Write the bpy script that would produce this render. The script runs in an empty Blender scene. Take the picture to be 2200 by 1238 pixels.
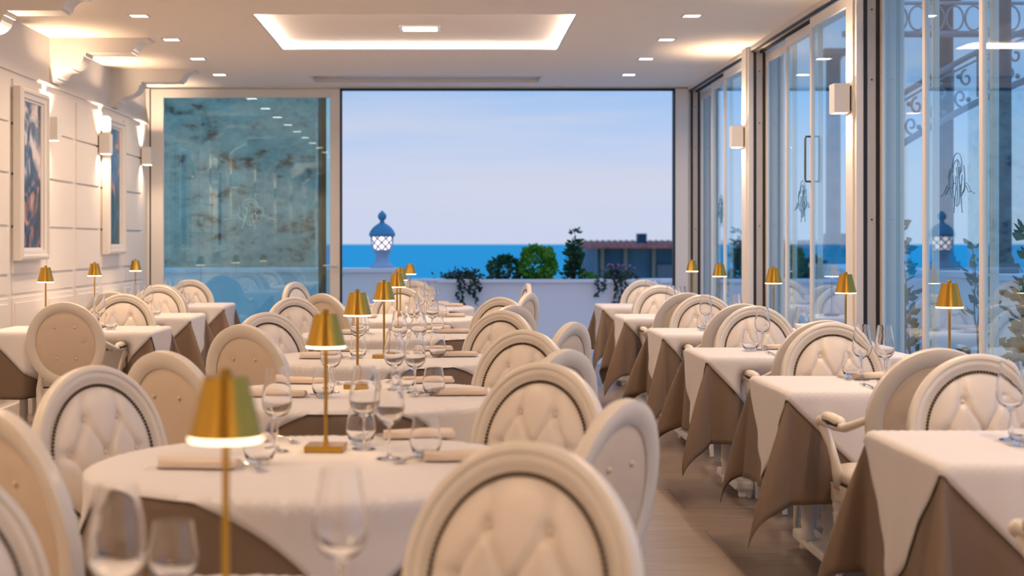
import bpy, bmesh, math, random
from mathutils import Vector, Matrix
random.seed(7)
C = bpy.context.scene.collection
PI = math.pi
sc = bpy.context.scene
EYE = 1.35      # camera height
F = 3300.0      # focal length in pixels of a 2200 px wide frame

# ---------------------------------------------------------------- camera
cam = bpy.data.cameras.new('camera'); co = bpy.data.objects.new('camera', cam); C.objects.link(co)
co.location = (0, 0, EYE); co.rotation_euler = (PI/2, 0, 0)
cam.sensor_width = 36; cam.lens = 36*F/2200
cam.shift_x = (1100-965)/2200; cam.shift_y = -(619-522)/2200
cam.clip_end = 20000; cam.clip_start = .05
cam.dof.use_dof = True; cam.dof.focus_distance = 8.2; cam.dof.aperture_fstop = 3.0
sc.camera = co
sc.view_settings.view_transform = 'Standard'; sc.view_settings.look = 'None'
sc.view_settings.exposure = 0.0; sc.view_settings.gamma = 1; sc.view_settings.use_curve_mapping = False
sc.cycles.use_denoising = True
sc.cycles.max_bounces = 14; sc.cycles.transmission_bounces = 14; sc.cycles.transparent_max_bounces = 40
sc.cycles.diffuse_bounces = 4; sc.cycles.glossy_bounces = 5; sc.cycles.sample_clamp_indirect = 4

# ---------------------------------------------------------------- world: dusk sky
w = bpy.data.worlds.new('dusk_sky'); sc.world = w; w.use_nodes = True
nt = w.node_tree; nt.nodes.clear()
N = nt.nodes.new; L = nt.links.new
tc = N('ShaderNodeTexCoord'); sp = N('ShaderNodeSeparateXYZ'); L(tc.outputs['Generated'], sp.inputs[0])
rp = N('ShaderNodeValToRGB'); L(sp.outputs['Z'], rp.inputs[0])
els = rp.color_ramp.elements
els[0].position = 0.0; els[0].color = (.60, .66, .84, 1)
els[1].position = 1.0; els[1].color = (.42, .74, 1.45, 1)
for p, c in ((.035, (.62, .67, .85)), (.075, (.47, .61, .88)), (.105, (.31, .53, .88)), (.35, (.32, .60, 1.12))):
    e = els.new(p); e.color = (*c, 1)
mp = N('ShaderNodeMapping'); mp.inputs['Scale'].default_value = (2.0, 2.0, 26); L(tc.outputs['Generated'], mp.inputs[0])
nz = N('ShaderNodeTexNoise'); nz.inputs['Scale'].default_value = 2.2; nz.inputs['Detail'].default_value = 4; L(mp.outputs[0], nz.inputs[0])
cr = N('ShaderNodeValToRGB'); L(nz.outputs['Fac'], cr.inputs[0])
cr.color_ramp.elements[0].position = .48; cr.color_ramp.elements[0].color = (0, 0, 0, 1)
cr.color_ramp.elements[1].position = .72; cr.color_ramp.elements[1].color = (.55, .55, .55, 1)
mx = N('ShaderNodeMix'); mx.data_type = 'RGBA'; L(cr.outputs[0], mx.inputs[0]); L(rp.outputs[0], mx.inputs[6])
mx.inputs[7].default_value = (.66, .68, .80, 1)
bg = N('ShaderNodeBackground'); L(mx.outputs[2], bg.inputs[0]); bg.inputs[1].default_value = 1.0
wo = N('ShaderNodeOutputWorld'); L(bg.outputs[0], wo.inputs[0])

WARM = (1.0, .70, .46)
POWER = 1.0
K_DOWN, K_UP, K_SCONCE, K_TABLE, K_COVE = 14.5, 17.0, 4.5, .4, 19.0

# ---------------------------------------------------------------- materials
M = {}
def mat(name, col, rough=.5, metal=0, spec=.5, bump=None, emit=None, estr=0, noise=None, **kw):
    m = bpy.data.materials.new(name); m.use_nodes = True; M[name] = m
    t = m.node_tree; b = t.nodes['Principled BSDF']
    b.inputs['Base Color'].default_value = (*col, 1); b.inputs['Roughness'].default_value = rough
    b.inputs['Metallic'].default_value = metal; b.inputs['Specular IOR Level'].default_value = spec
    if emit: b.inputs['Emission Color'].default_value = (*emit, 1); b.inputs['Emission Strength'].default_value = estr
    for k, v in kw.items(): b.inputs[k.replace('_', ' ')].default_value = v
    tcn = None
    if bump or noise:
        tcn = t.nodes.new('ShaderNodeTexCoord')
    if bump:
        n = t.nodes.new('ShaderNodeTexNoise'); n.inputs['Scale'].default_value = bump[0]; n.inputs['Detail'].default_value = 3
        t.links.new(tcn.outputs['Object'], n.inputs[0])
        bn = t.nodes.new('ShaderNodeBump'); bn.inputs['Strength'].default_value = bump[1]; bn.inputs['Distance'].default_value = bump[2]
        t.links.new(n.outputs[0], bn.inputs['Height']); t.links.new(bn.outputs[0], b.inputs['Normal'])
    if noise:   # scale, colour2
        n = t.nodes.new('ShaderNodeTexNoise'); n.inputs['Scale'].default_value = noise[0]; n.inputs['Detail'].default_value = 5
        t.links.new(tcn.outputs['Object'], n.inputs[0])
        r = t.nodes.new('ShaderNodeValToRGB'); t.links.new(n.outputs[0], r.inputs[0])
        r.color_ramp.elements[0].position = .38; r.color_ramp.elements[0].color = (*col, 1)
        r.color_ramp.elements[1].position = .64; r.color_ramp.elements[1].color = (*noise[1], 1)
        t.links.new(r.outputs[0], b.inputs['Base Color'])
    return m
mat('wall_paint', (.84, .79, .74), .6, bump=(60, .05, .002))
mat('ceiling_paint', (.95, .86, .75), .8)
mat('white_lacquer', (.80, .77, .73), .3, bump=(9, .03, .003))
mat('frame_white', (.78, .75, .72), .35)
mat('chair_paint', (.80, .74, .66), .28, bump=(14, .06, .003))
mat('leather', (.82, .74, .66), .32, bump=(220, .06, .0006))
mat('rear_fabric_shaded', (.72, .60, .47), .55, bump=(160, .1, .0008))  # front's cream darkened to tan: shade on the chair backs put into the colour
mat('nail_bronze', (.10, .065, .035), .35, metal=.7)
mat('dark_piping', (.03, .025, .03), .6)
mat('over_cloth', (.74, .715, .72), .8, spec=.2, bump=(90, .25, .0012), Sheen_Weight=.15)
mat('under_cloth', (.20, .143, .105), .75, spec=.25, bump=(120, .2, .001), Sheen_Weight=.1)
mat('napkin_cloth', (.74, .62, .52), .8, spec=.2, bump=(150, .3, .001))
mat('brass', (.52, .31, .055), .29, metal=1)
mat('steel', (.75, .74, .72), .15, metal=1)
mat('black_rubber', (.012, .013, .015), .5)
mat('grey_track', (.50, .48, .46), .4)
mat('outdoor_white', (.80, .80, .82), .7, bump=(30, .1, .003))
mat('lantern_blue_white', (.34, .46, .62), .6)
mat('terrace_tile', (.45, .50, .58), .5, noise=(.8, (.52, .56, .62)))
mat('leaf_bright', (.05, .24, .02), .5, noise=(6, (.14, .42, .04)))
mat('leaf_dark', (.012, .07, .03), .5, noise=(6, (.03, .12, .04)))
mat('leaf_trail', (.02, .05, .04), .6, noise=(8, (.05, .09, .06)))
mat('flower_purple', (.30, .12, .28), .6)
mat('twig', (.09, .06, .04), .8)
mat('roof_tile', (.32, .12, .09), .8, noise=(3, (.22, .07, .06)))
mat('building_teal', (.008, .045, .09), .5, spec=.2, noise=(.35, (.03, .09, .14)))
mat('building_frame', (.09, .11, .08), .5)
mat('building_wall', (.05, .09, .13), .7)
mat('iron_white', (.25, .29, .33), .6)
mat('foil', (.66, .62, .60), .22, metal=.9, bump=(18, .8, .02))
mat('stone_column', (.03, .06, .09), .8, noise=(4, (.09, .14, .18)))
mat('glow_cove', (1, .9, .85), emit=(1.0, .80, .68), estr=K_COVE)
mat('glow_lamp', (1, .9, .8), emit=(1.0, .74, .44), estr=4.5)
mat('glow_down', (1, .9, .8), emit=(1.0, .86, .70), estr=9)
mat('glow_sconce', (1, .9, .8), emit=(1.0, .82, .64), estr=8)
mat('glow_lantern', (1, .9, .85), emit=(1.0, .80, .72), estr=1.5)

def glassmat(name, tint, rough=0, ior=1.5):
    """architectural glass: clear tinted transmission plus a Fresnel reflection, the same for every ray"""
    m = bpy.data.materials.new(name); m.use_nodes = True; M[name] = m
    t = m.node_tree; t.nodes.clear(); n = t.nodes.new; l = t.links.new
    o = n('ShaderNodeOutputMaterial'); mx = n('ShaderNodeMixShader'); tr = n('ShaderNodeBsdfTransparent'); gl = n('ShaderNodeBsdfGlossy')
    tr.inputs[0].default_value = (*tint, 1); gl.inputs['Roughness'].default_value = rough; gl.inputs[0].default_value = (1, 1, 1, 1)
    ge = n('ShaderNodeNewGeometry'); fr = n('ShaderNodeFresnel'); ma = n('ShaderNodeMix'); ma.data_type = 'FLOAT'
    ma.inputs[2].default_value = ior; ma.inputs[3].default_value = 1/ior
    l(ge.outputs['Backfacing'], ma.inputs[0]); l(ma.outputs[0], fr.inputs['IOR'])
    l(fr.outputs[0], mx.inputs[0]); l(tr.outputs[0], mx.inputs[1]); l(gl.outputs[0], mx.inputs[2]); l(mx.outputs[0], o.inputs[0])
    return m
glassmat('window_glass', (.80, .95, 1.0), ior=1.5)
glassmat('door_glass', (.62, .90, .93), ior=2.1)
def real_glass():
    m = bpy.data.materials.new('table_glass'); m.use_nodes = True; M['table_glass'] = m
    t = m.node_tree; t.nodes.clear(); o = t.nodes.new('ShaderNodeOutputMaterial'); g = t.nodes.new('ShaderNodeBsdfGlass')
    g.inputs['IOR'].default_value = 1.48; g.inputs['Roughness'].default_value = 0; t.links.new(g.outputs[0], o.inputs[0])
real_glass()

def wood_floor():
    m = bpy.data.materials.new('floor_tile'); m.use_nodes = True; M['floor_tile'] = m
    t = m.node_tree; b = t.nodes['Principled BSDF']; n = t.nodes.new; l = t.links.new
    tcn = n('ShaderNodeTexCoord'); br = n('ShaderNodeTexBrick')
    br.offset = .5; br.inputs['Scale'].default_value = 1; br.inputs['Brick Width'].default_value = 1.2; br.inputs['Row Height'].default_value = .6
    br.inputs['Mortar Size'].default_value = .003; br.inputs['Color1'].default_value = (.22, .17, .135, 1); br.inputs['Color2'].default_value = (.27, .21, .165, 1)
    br.inputs['Mortar'].default_value = (.12, .09, .07, 1)
    l(tcn.outputs['Object'], br.inputs[0])
    mp = n('ShaderNodeMapping'); mp.inputs['Scale'].default_value = (1.2, 14, 1); l(tcn.outputs['Object'], mp.inputs[0])
    nz = n('ShaderNodeTexNoise'); nz.inputs['Scale'].default_value = 2; nz.inputs['Detail'].default_value = 6; l(mp.outputs[0], nz.inputs[0])
    r = n('ShaderNodeValToRGB'); r.color_ramp.elements[0].color = (.62, .60, .58, 1); r.color_ramp.elements[1].color = (1.15, 1.15, 1.15, 1)
    r.color_ramp.elements[0].position = .3; r.color_ramp.elements[1].position = .7; l(nz.outputs[0], r.inputs[0])
    mu = n('ShaderNodeMix'); mu.data_type = 'RGBA'; mu.blend_type = 'MULTIPLY'; mu.inputs[0].default_value = .8
    l(br.outputs[0], mu.inputs[6]); l(r.outputs[0], mu.inputs[7]); l(mu.outputs[2], b.inputs['Base Color'])
    b.inputs['Roughness'].default_value = .32
wood_floor()

def sea_mat():
    m = bpy.data.materials.new('sea_water'); m.use_nodes = True; M['sea_water'] = m
    t = m.node_tree; b = t.nodes['Principled BSDF']; n = t.nodes.new; l = t.links.new
    tcn = n('ShaderNodeTexCoord'); mp = n('ShaderNodeMapping'); mp.inputs['Scale'].default_value = (.004, .03, 1); l(tcn.outputs['Object'], mp.inputs[0])
    nz = n('ShaderNodeTexNoise'); nz.inputs['Scale'].default_value = 1; nz.inputs['Detail'].default_value = 5; l(mp.outputs[0], nz.inputs[0])
    r = n('ShaderNodeValToRGB'); r.color_ramp.elements[0].color = (0.0, .37, .50, 1); r.color_ramp.elements[1].color = (.0, .47, .62, 1)
    r.color_ramp.elements[0].position = .35; r.color_ramp.elements[1].position = .7; l(nz.outputs[0], r.inputs[0])
    l(r.outputs[0], b.inputs['Base Color']); b.inputs['Roughness'].default_value = .6; b.inputs['Specular IOR Level'].default_value = .03
sea_mat()

def stone_mat():
    m = bpy.data.materials.new('mottled_stone'); m.use_nodes = True; M['mottled_stone'] = m
    t = m.node_tree; b = t.nodes['Principled BSDF']; n = t.nodes.new; l = t.links.new
    tcn = n('ShaderNodeTexCoord'); mp = n('ShaderNodeMapping'); mp.inputs['Scale'].default_value = (1, 1, 1.6); l(tcn.outputs['Object'], mp.inputs[0])
    nz = n('ShaderNodeTexNoise'); nz.inputs['Scale'].default_value = 3.6; nz.inputs['Detail'].default_value = 7; nz.inputs['Roughness'].default_value = .68; l(mp.outputs[0], nz.inputs[0])
    r = n('ShaderNodeValToRGB'); e = r.color_ramp.elements
    e[0].position = .36; e[0].color = (.03, .035, .025, 1); e[1].position = .66; e[1].color = (.62, .60, .46, 1)
    a = e.new(.46); a.color = (.36, .38, .29, 1)
    l(nz.outputs[0], r.inputs[0]); l(r.outputs[0], b.inputs['Base Color']); b.inputs['Roughness'].default_value = .7
stone_mat()

def art_mat(name, cols, scale, seed):
    m = bpy.data.materials.new(name); m.use_nodes = True; M[name] = m
    t = m.node_tree; b = t.nodes['Principled BSDF']; n = t.nodes.new; l = t.links.new
    tcn = n('ShaderNodeTexCoord'); sp = n('ShaderNodeSeparateXYZ'); l(tcn.outputs['Object'], sp.inputs[0])
    mp = n('ShaderNodeMapping'); mp.inputs['Location'].default_value = (seed, seed, 0); l(tcn.outputs['Object'], mp.inputs[0])
    nz = n('ShaderNodeTexNoise'); nz.inputs['Scale'].default_value = scale; nz.inputs['Detail'].default_value = 6; nz.inputs['Distortion'].default_value = 1.2; l(mp.outputs[0], nz.inputs[0])
    a = n('ShaderNodeValToRGB'); c = n('ShaderNodeValToRGB')
    for r, cc in ((a, cols[0]), (c, cols[1])):
        e = r.color_ramp.elements; e[0].position = cc[0][0]; e[0].color = (*cc[0][1], 1); e[1].position = cc[-1][0]; e[1].color = (*cc[-1][1], 1)
        for p, q in cc[1:-1]: x = e.new(p); x.color = (*q, 1)
        l(nz.outputs[0], r.inputs[0])
    mr = n('ShaderNodeMapRange'); mr.inputs['From Min'].default_value = -.12; mr.inputs['From Max'].default_value = .02
    l(sp.outputs['Z'], mr.inputs[0])
    mx = n('ShaderNodeMix'); mx.data_type = 'RGBA'; l(mr.outputs[0], mx.inputs[0]); l(c.outputs[0], mx.inputs[6]); l(a.outputs[0], mx.inputs[7])
    l(mx.outputs[2], b.inputs['Base Color']); b.inputs['Roughness'].default_value = .35
art_mat('stormy_city_print', (((.36, (.03, .06, .13)), (.50, (.13, .18, .28)), (.62, (.75, .68, .66))),
                              ((.40, (.01, .03, .07)), (.52, (.05, .08, .16)), (.60, (.40, .17, .10)), (.70, (.55, .38, .30)))), 4.2, 3.1)
art_mat('blue_orange_print', (((.38, (.02, .12, .26)), (.53, (.08, .22, .45)), (.62, (.75, .25, .10)), (.70, (.85, .45, .18))),
                              ((.42, (.01, .05, .10)), (.60, (.02, .12, .22)), (.75, (.14, .24, .34)))), 3.6, 9.4)

# ---------------------------------------------------------------- mesh helpers
class MB:
    def __init__(s): s.v = []; s.f = []
    def add(s, vs, fs):
        o = len(s.v); s.v += [tuple(v) for v in vs]; s.f += [tuple(i+o for i in f) for f in fs]; return s
    def box(s, x0, x1, y0, y1, z0, z1):
        return s.add([(x0,y0,z0),(x1,y0,z0),(x1,y1,z0),(x0,y1,z0),(x0,y0,z1),(x1,y0,z1),(x1,y1,z1),(x0,y1,z1)],
              [(0,3,2,1),(4,5,6,7),(0,1,5,4),(1,2,6,5),(2,3,7,6),(3,0,4,7)])
    def bbox(s, x0, x1, y0, y1, z0, z1, b=.004):
        """bevelled box"""
        bm = bmesh.new(); bmesh.ops.create_cube(bm, size=1)
        for v in bm.verts: v.co = Vector(((x0+x1)/2+v.co.x*(x1-x0), (y0+y1)/2+v.co.y*(y1-y0), (z0+z1)/2+v.co.z*(z1-z0)))
        bmesh.ops.bevel(bm, geom=bm.edges[:], offset=b, segments=2, affect='EDGES', profile=.6)
        bm.verts.index_update()
        s.add([v.co[:] for v in bm.verts], [[v.index for v in f.verts] for f in bm.faces]); bm.free(); return s
    def lathe(s, prof, seg=24, c=(0,0,0), close=False, M4=None):
        vs = []; fs = []; n = len(prof)
        for r, z in prof:
            for k in range(seg):
                a = 2*PI*k/seg; p = Vector((r*math.cos(a), r*math.sin(a), z))
                if M4: p = M4 @ p
                vs.append((p.x+c[0], p.y+c[1], p.z+c[2]))
        for i in range(n-1 if not close else n):
            j = (i+1) % n
            for k in range(seg):
                k2 = (k+1) % seg; fs.append((i*seg+k, i*seg+k2, j*seg+k2, j*seg+k))
        if not close:
            if prof[0][0] > 1e-5: fs.append(tuple(range(seg-1, -1, -1)))
            if prof[-1][0] > 1e-5: fs.append(tuple((n-1)*seg+k for k in range(seg)))
        return s.add(vs, fs)
    def tube(s, pts, r, seg=8, closed=False, sx=1):
        """tube through pts; r a number or list"""
        pts = [Vector(p) for p in pts]; n = len(pts); rs = r if hasattr(r, '__len__') else [r]*n
        vs = []; fs = []; up = Vector((0,0,1)); prev = None
        for i, p in enumerate(pts):
            if closed: d = pts[(i+1)%n]-pts[i-1]
            else: d = pts[min(i+1,n-1)]-pts[max(i-1,0)]
            d.normalize()
            if prev is None:
                a = up if abs(d.dot(up)) < .9 else Vector((1,0,0))
                u = d.cross(a).normalized()
            else: u = (prev - d*prev.dot(d)).normalized()
            prev = u; v = d.cross(u)
            for k in range(seg):
                t = 2*PI*k/seg; q = p + (u*math.cos(t)*sx + v*math.sin(t))*rs[i]; vs.append(q[:])
        for i in range(n if closed else n-1):
            j = (i+1)%n
            for k in range(seg):
                k2 = (k+1)%seg; fs.append((i*seg+k, j*seg+k, j*seg+k2, i*seg+k2))
        if not closed: fs += [tuple(range(seg)), tuple((n-1)*seg+k for k in range(seg-1,-1,-1))]
        return s.add(vs, fs)
    def prism(s, poly, axis, a, b):
        """poly of 2D points extruded along axis 'y' (x,z) or 'x' (y,z) or 'z' (x,y) from a to b"""
        n = len(poly)
        def P(p, t): return {'y': (p[0], t, p[1]), 'x': (t, p[0], p[1]), 'z': (p[0], p[1], t)}[axis]
        vs = [P(p, a) for p in poly]+[P(p, b) for p in poly]
        return s.add(vs, [tuple(range(n)), tuple(range(2*n-1, n-1, -1))]+[(i, i+n, (i+1)%n+n, (i+1)%n) for i in range(n)])
    def sphere(s, c, r, seg=8, rings=5, sc=(1,1,1)):
        vs = [(c[0], c[1], c[2]-r*sc[2])]; fs = []
        for i in range(1, rings):
            a = -PI/2+PI*i/rings
            for k in range(seg):
                t = 2*PI*k/seg; vs.append((c[0]+r*sc[0]*math.cos(a)*math.cos(t), c[1]+r*sc[1]*math.cos(a)*math.sin(t), c[2]+r*sc[2]*math.sin(a)))
        vs.append((c[0], c[1], c[2]+r*sc[2])); e = len(vs)-1
        for k in range(seg):
            k2 = (k+1)%seg; fs.append((0, 1+k2, 1+k)); fs.append((e, e-seg+k, e-seg+k2))
            for i in range(rings-2): o = 1+i*seg; fs.append((o+k, o+k2, o+seg+k2, o+seg+k))
        return s.add(vs, fs)
    def build(s, name, m, parent=None, smooth=False, loc=None, fixn=True):
        me = bpy.data.meshes.new(name); me.from_pydata(s.v, [], s.f); me.materials.append(M[m])
        if fixn:
            bm = bmesh.new(); bm.from_mesh(me); bmesh.ops.recalc_face_normals(bm, faces=bm.faces); bm.to_mesh(me); bm.free()
        if smooth:
            for p in me.polygons: p.use_smooth = True
            if smooth == 'auto': me.set_sharp_from_angle(angle=.7)
        me.update(); o = bpy.data.objects.new(name, me); C.objects.link(o)
        if parent: o.parent = parent
        if loc: o.location = loc
        return o
def tag(o, label=None, cat=None, group=None, kind=None):
    if label: o['label'] = label
    if cat: o['category'] = cat
    if group: o['group'] = group
    if kind: o['kind'] = kind
    return o
def empty(name, loc=(0,0,0), rz=0):
    o = bpy.data.objects.new(name, None); C.objects.link(o); o.location = loc; o.rotation_euler = (0,0,rz); o.empty_display_size = .1
    return o
def copy_tree(o, parent=None):
    c = o.copy(); C.objects.link(c)
    if parent: c.parent = parent
    for ch in list(o.children): copy_tree(ch, c)
    return c
def struct(o): o['kind'] = 'structure'; return o
def W(px, d): return (px-965)*d/F       # x of something seen at column px at distance d
used = {}
def inst(proto, loc, rz=0, label=None, cat=None, group=None, scale=None):
    """first call moves the prototype, later calls copy it with all its parts"""
    o = proto if proto.name not in used else copy_tree(proto)
    used[proto.name] = 1
    o.location = loc; o.rotation_euler = (0,0,rz)
    if scale: o.scale = scale
    for k in ('label', 'category', 'group'):
        if k in o: del o[k]
    return tag(o, label, cat, group)

# ================================================================= ROOM SHELL
ZC = 3.07; XL = -3.35; XR = 2.62; YB = 16.95; Y0 = -9.0
struct(MB().box(-3.6, 3.0, Y0-.1, YB+.15, -.2, 0).build('floor', 'floor_tile'))
# ceiling with two recesses
TR = [(-1.49, .97, 11.56, 13.68, .058), (-1.45, .97, 15.80, 16.45, .05)]
m = MB(); ys = [Y0-.1] + [t for a in TR for t in (a[2], a[3])] + [YB+.15]
for i in range(0, len(ys)-1, 2): m.box(-3.6, 3.0, ys[i], ys[i+1], ZC, ZC+.25)
for a in TR:
    m.box(-3.6, a[0], a[2], a[3], ZC, ZC+.25); m.box(a[1], 3.0, a[2], a[3], ZC, ZC+.25)
    m.box(a[0], a[1], a[2], a[3], ZC+a[4], ZC+.25)
struct(m.build('ceiling', 'ceiling_paint'))
# left wall with ledge and raised panels
m = MB(); m.box(-3.6, XL, Y0, YB, 0, ZC); m.box(XL, -3.33, Y0, YB, 0, 2.655)
m.box(XL, -3.312, Y0, YB, 2.655, 2.672)
rows = [(1.115, 1.465), (1.485, 1.865), (1.885, 2.25), (2.27, 2.60)]
k = -21
while True:
    y = 11.62+k; k += 1
    if y+.9 > YB: break
    if y < -8.8: continue
    for z0, z1 in rows: m.bbox(-3.335, -3.314, y+.06, y+.95, z0, z1, .003)
    m.bbox(-3.335, -3.318, y+.06, y+.95, .18, .93, .003); m.bbox(-3.33, -3.308, y+.10, y+.91, .22, .89, .003)
    m.bbox(-3.335, -3.322, y+.06, y+.95, .96, 1.095, .003)
m.box(-3.335, -3.305, Y0, YB, 0, .12)
struct(m.build('wall_left', 'wall_paint'))
struct(MB().box(-3.6, 3.0, Y0-.25, Y0, 0, ZC).build('wall_rear', 'wall_paint'))

# decorative brackets under the ceiling
def arc(cx, cz, r, a0, a1, n=7): return [(cx+r*math.cos(math.radians(a0+(a1-a0)*i/n)), cz+r*math.sin(math.radians(a0+(a1-a0)*i/n))) for i in range(n+1)]
prof = [(XL, ZC), (-2.52, ZC), (-2.52, 3.045), (-2.555, 3.045)]
prof += arc(-2.555, 2.955, .09, 90, 175)[1:] + [(-2.665, 2.962), (-2.665, 2.945), (-3.045, 2.945), (-3.045, 2.915), (-3.062, 2.915)]
prof += arc(-3.175, 2.925, .113, 0, -80)[1:] + [(-3.16, 2.80), (-3.185, 2.80)] + arc(-3.185, 2.725, .075, 90, 170)[1:] + [(-3.285, 2.738), (-3.285, 2.715), (-3.312, 2.715), (-3.312, 2.695), (XL, 2.695)]
for i, y in enumerate([15.2-2.33*k for k in range(10)]):
    o = struct(MB().prism(prof, 'y', y, y+.26).build('trim_%d' % (i+1), 'wall_paint'))

# right wall: posts, header, glazed bays
m = MB()
POSTS = [(13.45, 13.75), (9.88, 10.15), (6.25, 6.53), (2.60, 2.88), (-1.05, -.75)]
for a, b in POSTS:
    m.bbox(XR, 2.93, a, b, 0, ZC, .006)
    m.bbox(XR-.012, XR+.05, a+.05, b-.05, 0, ZC, .004)
m.box(XR, 2.93, Y0, -1.05, 0, ZC)
m.box(XR+.015, 2.93, -1.05, YB, 3.035, ZC+.05)
struct(m.build('wall_right', 'frame_white'))
m = MB(); g = MB()
for a, b in POSTS+[(YB, YB+.1)]:
    for x in (2.665, 2.745):
        m.box(x, x+.022, a-.006, a+.01, .02, 3.02)
    g.box(2.69, 2.742, a-.004, a+.01, .02, 3.02)
    for z in (.6, 1.5, 2.4, 2.85):
        m.lathe([(.006, 0), (.006, .004)], 8, (2.716, a-.008, z), M4=Matrix.Rotation(PI/2, 4, 'X'))
m.box(XR+.03, XR+.045, -1, YB, 3.018, 3.04); m.box(XR+.10, XR+.12, -1, YB, 3.01, 3.04)
struct(m.build('trim_black_gaskets', 'black_rubber')); struct(g.build('trim_grey_tracks', 'grey_track'))
m = MB(); m.box(XR, 2.95, -1, YB, 0, .012)
struct(m.build('trim_sill', 'grey_track'))

def spiral(cx, cz, r0, r1, a0, turns, n=26):
    return [(cx+(r0+(r1-r0)*i/n)*math.cos(a0+turns*2*PI*i/n), cz+(r0+(r1-r0)*i/n)*math.sin(a0+turns*2*PI*i/n)) for i in range(n+1)]
def emblem(plane, pos, parent, s=1.0):
    """etched maned crest of curling lines; plane 'x' lies on a pane facing x, 'y' on one facing y"""
    m = MB(); L2 = []
    L2.append(spiral(-.02, .05, .105, .05, -.2, .62)); L2.append(spiral(-.01, .03, .08, .03, .1, .7))
    for i in range(5):
        x = -.085+.03*i
        L2.append([(x+.018*math.sin(3.2*t+i), .10-.045*abs(i-2)-.20*t) for t in [q/12 for q in range(13)]])
    L2.append(spiral(.085, -.01, .065, .02, 1.2, -.9)); L2.append(spiral(-.085, -.05, .05, .02, 2.2, .8)); L2.append(spiral(.03, -.06, .05, .015, -1.5, .9))
    L2.append([(-.11, .06), (-.125, 0), (-.12, -.06), (-.075, -.10), (-.04, -.10), (-.035, -.14), (.0, -.155), (.04, -.14), (.04, -.11), (.09, -.10), (.125, -.06), (.125, 0), (.09, .055), (.05, .07)])
    for sgn in (-1, 1):
        L2.append([(sgn*(.13+.15*t), -.055-.055*math.sin(2.6*t)*t+.01*math.cos(9*t)) for t in [q/14 for q in range(15)]])
        L2.append([(sgn*(.12+.10*t), -.03-.05*t*t) for t in [q/10 for q in range(11)]])
    for l in L2:
        if plane == 'y': m.tube([(pos[0]+a*s, pos[1], pos[2]+b*s) for a, b in l], .0046*s, 5)
        else: m.tube([(pos[0], pos[1]+a*s, pos[2]+b*s) for a, b in l], .0022*s, 5)
    o = m.build('etched_emblem', 'etched' if plane == 'y' else 'etched_blue', parent); return o
mat('etched', (.42, .70, .80), .7); mat('etched_blue', (.10, .24, .38), .7)

BAYS = [(13.75, 16.93), (10.15, 13.45), (6.53, 9.88), (2.88, 6.25), (-.75, 2.60)]
for bi, (a, b) in enumerate(BAYS):
    e = struct(empty('window_%d' % (bi+1), (XR, a, 0)))
    n3 = (b-a)/3
    for i, x in enumerate((.045, .105, .165)):
        y0 = n3*i+.004; y1 = n3*(i+1)+(.04 if i < 2 else -.004)
        f = MB(); zt = 3.0
        f.bbox(x-.015, x+.015, y0, y0+.05, .015, zt, .004); f.bbox(x-.015, x+.015, y1-.05, y1, .015, zt, .004)
        f.bbox(x-.015, x+.015, y0+.045, y1-.045, .015, .11, .004); f.bbox(x-.015, x+.015, y0+.045, y1-.045, zt-.075, zt, .004)
        fo = f.build('sash', 'frame_white', e)
        g = MB().box(x-.004, x+.004, y0+.048, y1-.048, .10, zt-.07).build('pane', 'window_glass', fo)
        if i == 1: emblem('x', (x-.006, (y0+y1)/2, 1.70), fo, 1.0)
        if i == 0 and bi == 1:
            h = MB().tube([(x-.01, y1-.03, 1.80), (x-.05, y1-.03, 1.80), (x-.055, y1-.03, 1.82), (x-.055, y1-.03, 2.11), (x-.05, y1-.03, 2.13), (x-.01, y1-.03, 2.13)], .008, 8)
            h.build('sash_handle', 'building_frame', fo, smooth=True)

# back wall: glazed leaf on the left, opening on the right
m = MB(); m.bbox(2.49, 2.64, YB, YB+.14, 0, ZC, .006); m.box(2.64, 3.0, YB+.02, YB+.14, 0, ZC); m.box(-3.6, 3.0, YB, YB+.16, 3.055, ZC+.05)
m.box(-3.6, -3.305, YB, YB+.16, 0, ZC)
struct(m.build('wall_back', 'frame_white'))
m = MB(); m.box(-1.205, -1.185, YB-.01, YB+.10, 0, 3.05); m.box(-1.2, 2.49, YB-.01, YB+.1, 3.035, 3.055); m.box(2.475, 2.492, YB-.01, YB+.1, 0, 3.05)
m.box(-3.305, -3.29, YB-.004, YB+.1, 0, 3.05)
struct(m.build('trim_opening_gasket', 'black_rubber'))
d = struct(empty('door_1', (-2.25, YB, 0)))
f = MB(); f.bbox(-1.04, -.90, -.01, .06, 0, 3.05, .006); f.bbox(.935, 1.045, -.01, .06, 0, 3.05, .006)
f.bbox(-.91, .94, -.01, .06, 2.955, 3.05, .005); f.bbox(-.91, .94, -.01, .06, 0, .12, .005)
f.build('door_frame', 'frame_white', d)
p = MB().box(-.90, .94, .02, .032, .11, 2.96).build('pane', 'door_glass', d)
emblem('y', (.055, .012, 1.70), p, 1.05)
f = MB().box(.84, .885, .07, .12, .0, 3.0).build('sliding_leaf_edge', 'black_rubber', d)
f = MB(); f.box(.80, .838, .07, .12, 0, 3.0); f.build('rear_stile', 'stone_column', d)
h = MB(); h.tube([(.99, -.01, 1.10), (.99, -.055, 1.10), (.97, -.06, 1.10), (.865, -.06, 1.10)], .009, 10)
h.lathe([(.026, 0), (.026, .008), (.012, .010)], 16, (.99, -.008, 1.10), M4=Matrix.Rotation(PI/2, 4, 'X'))
h.build('door_handle', 'frame_white', d, smooth='auto')

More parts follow.
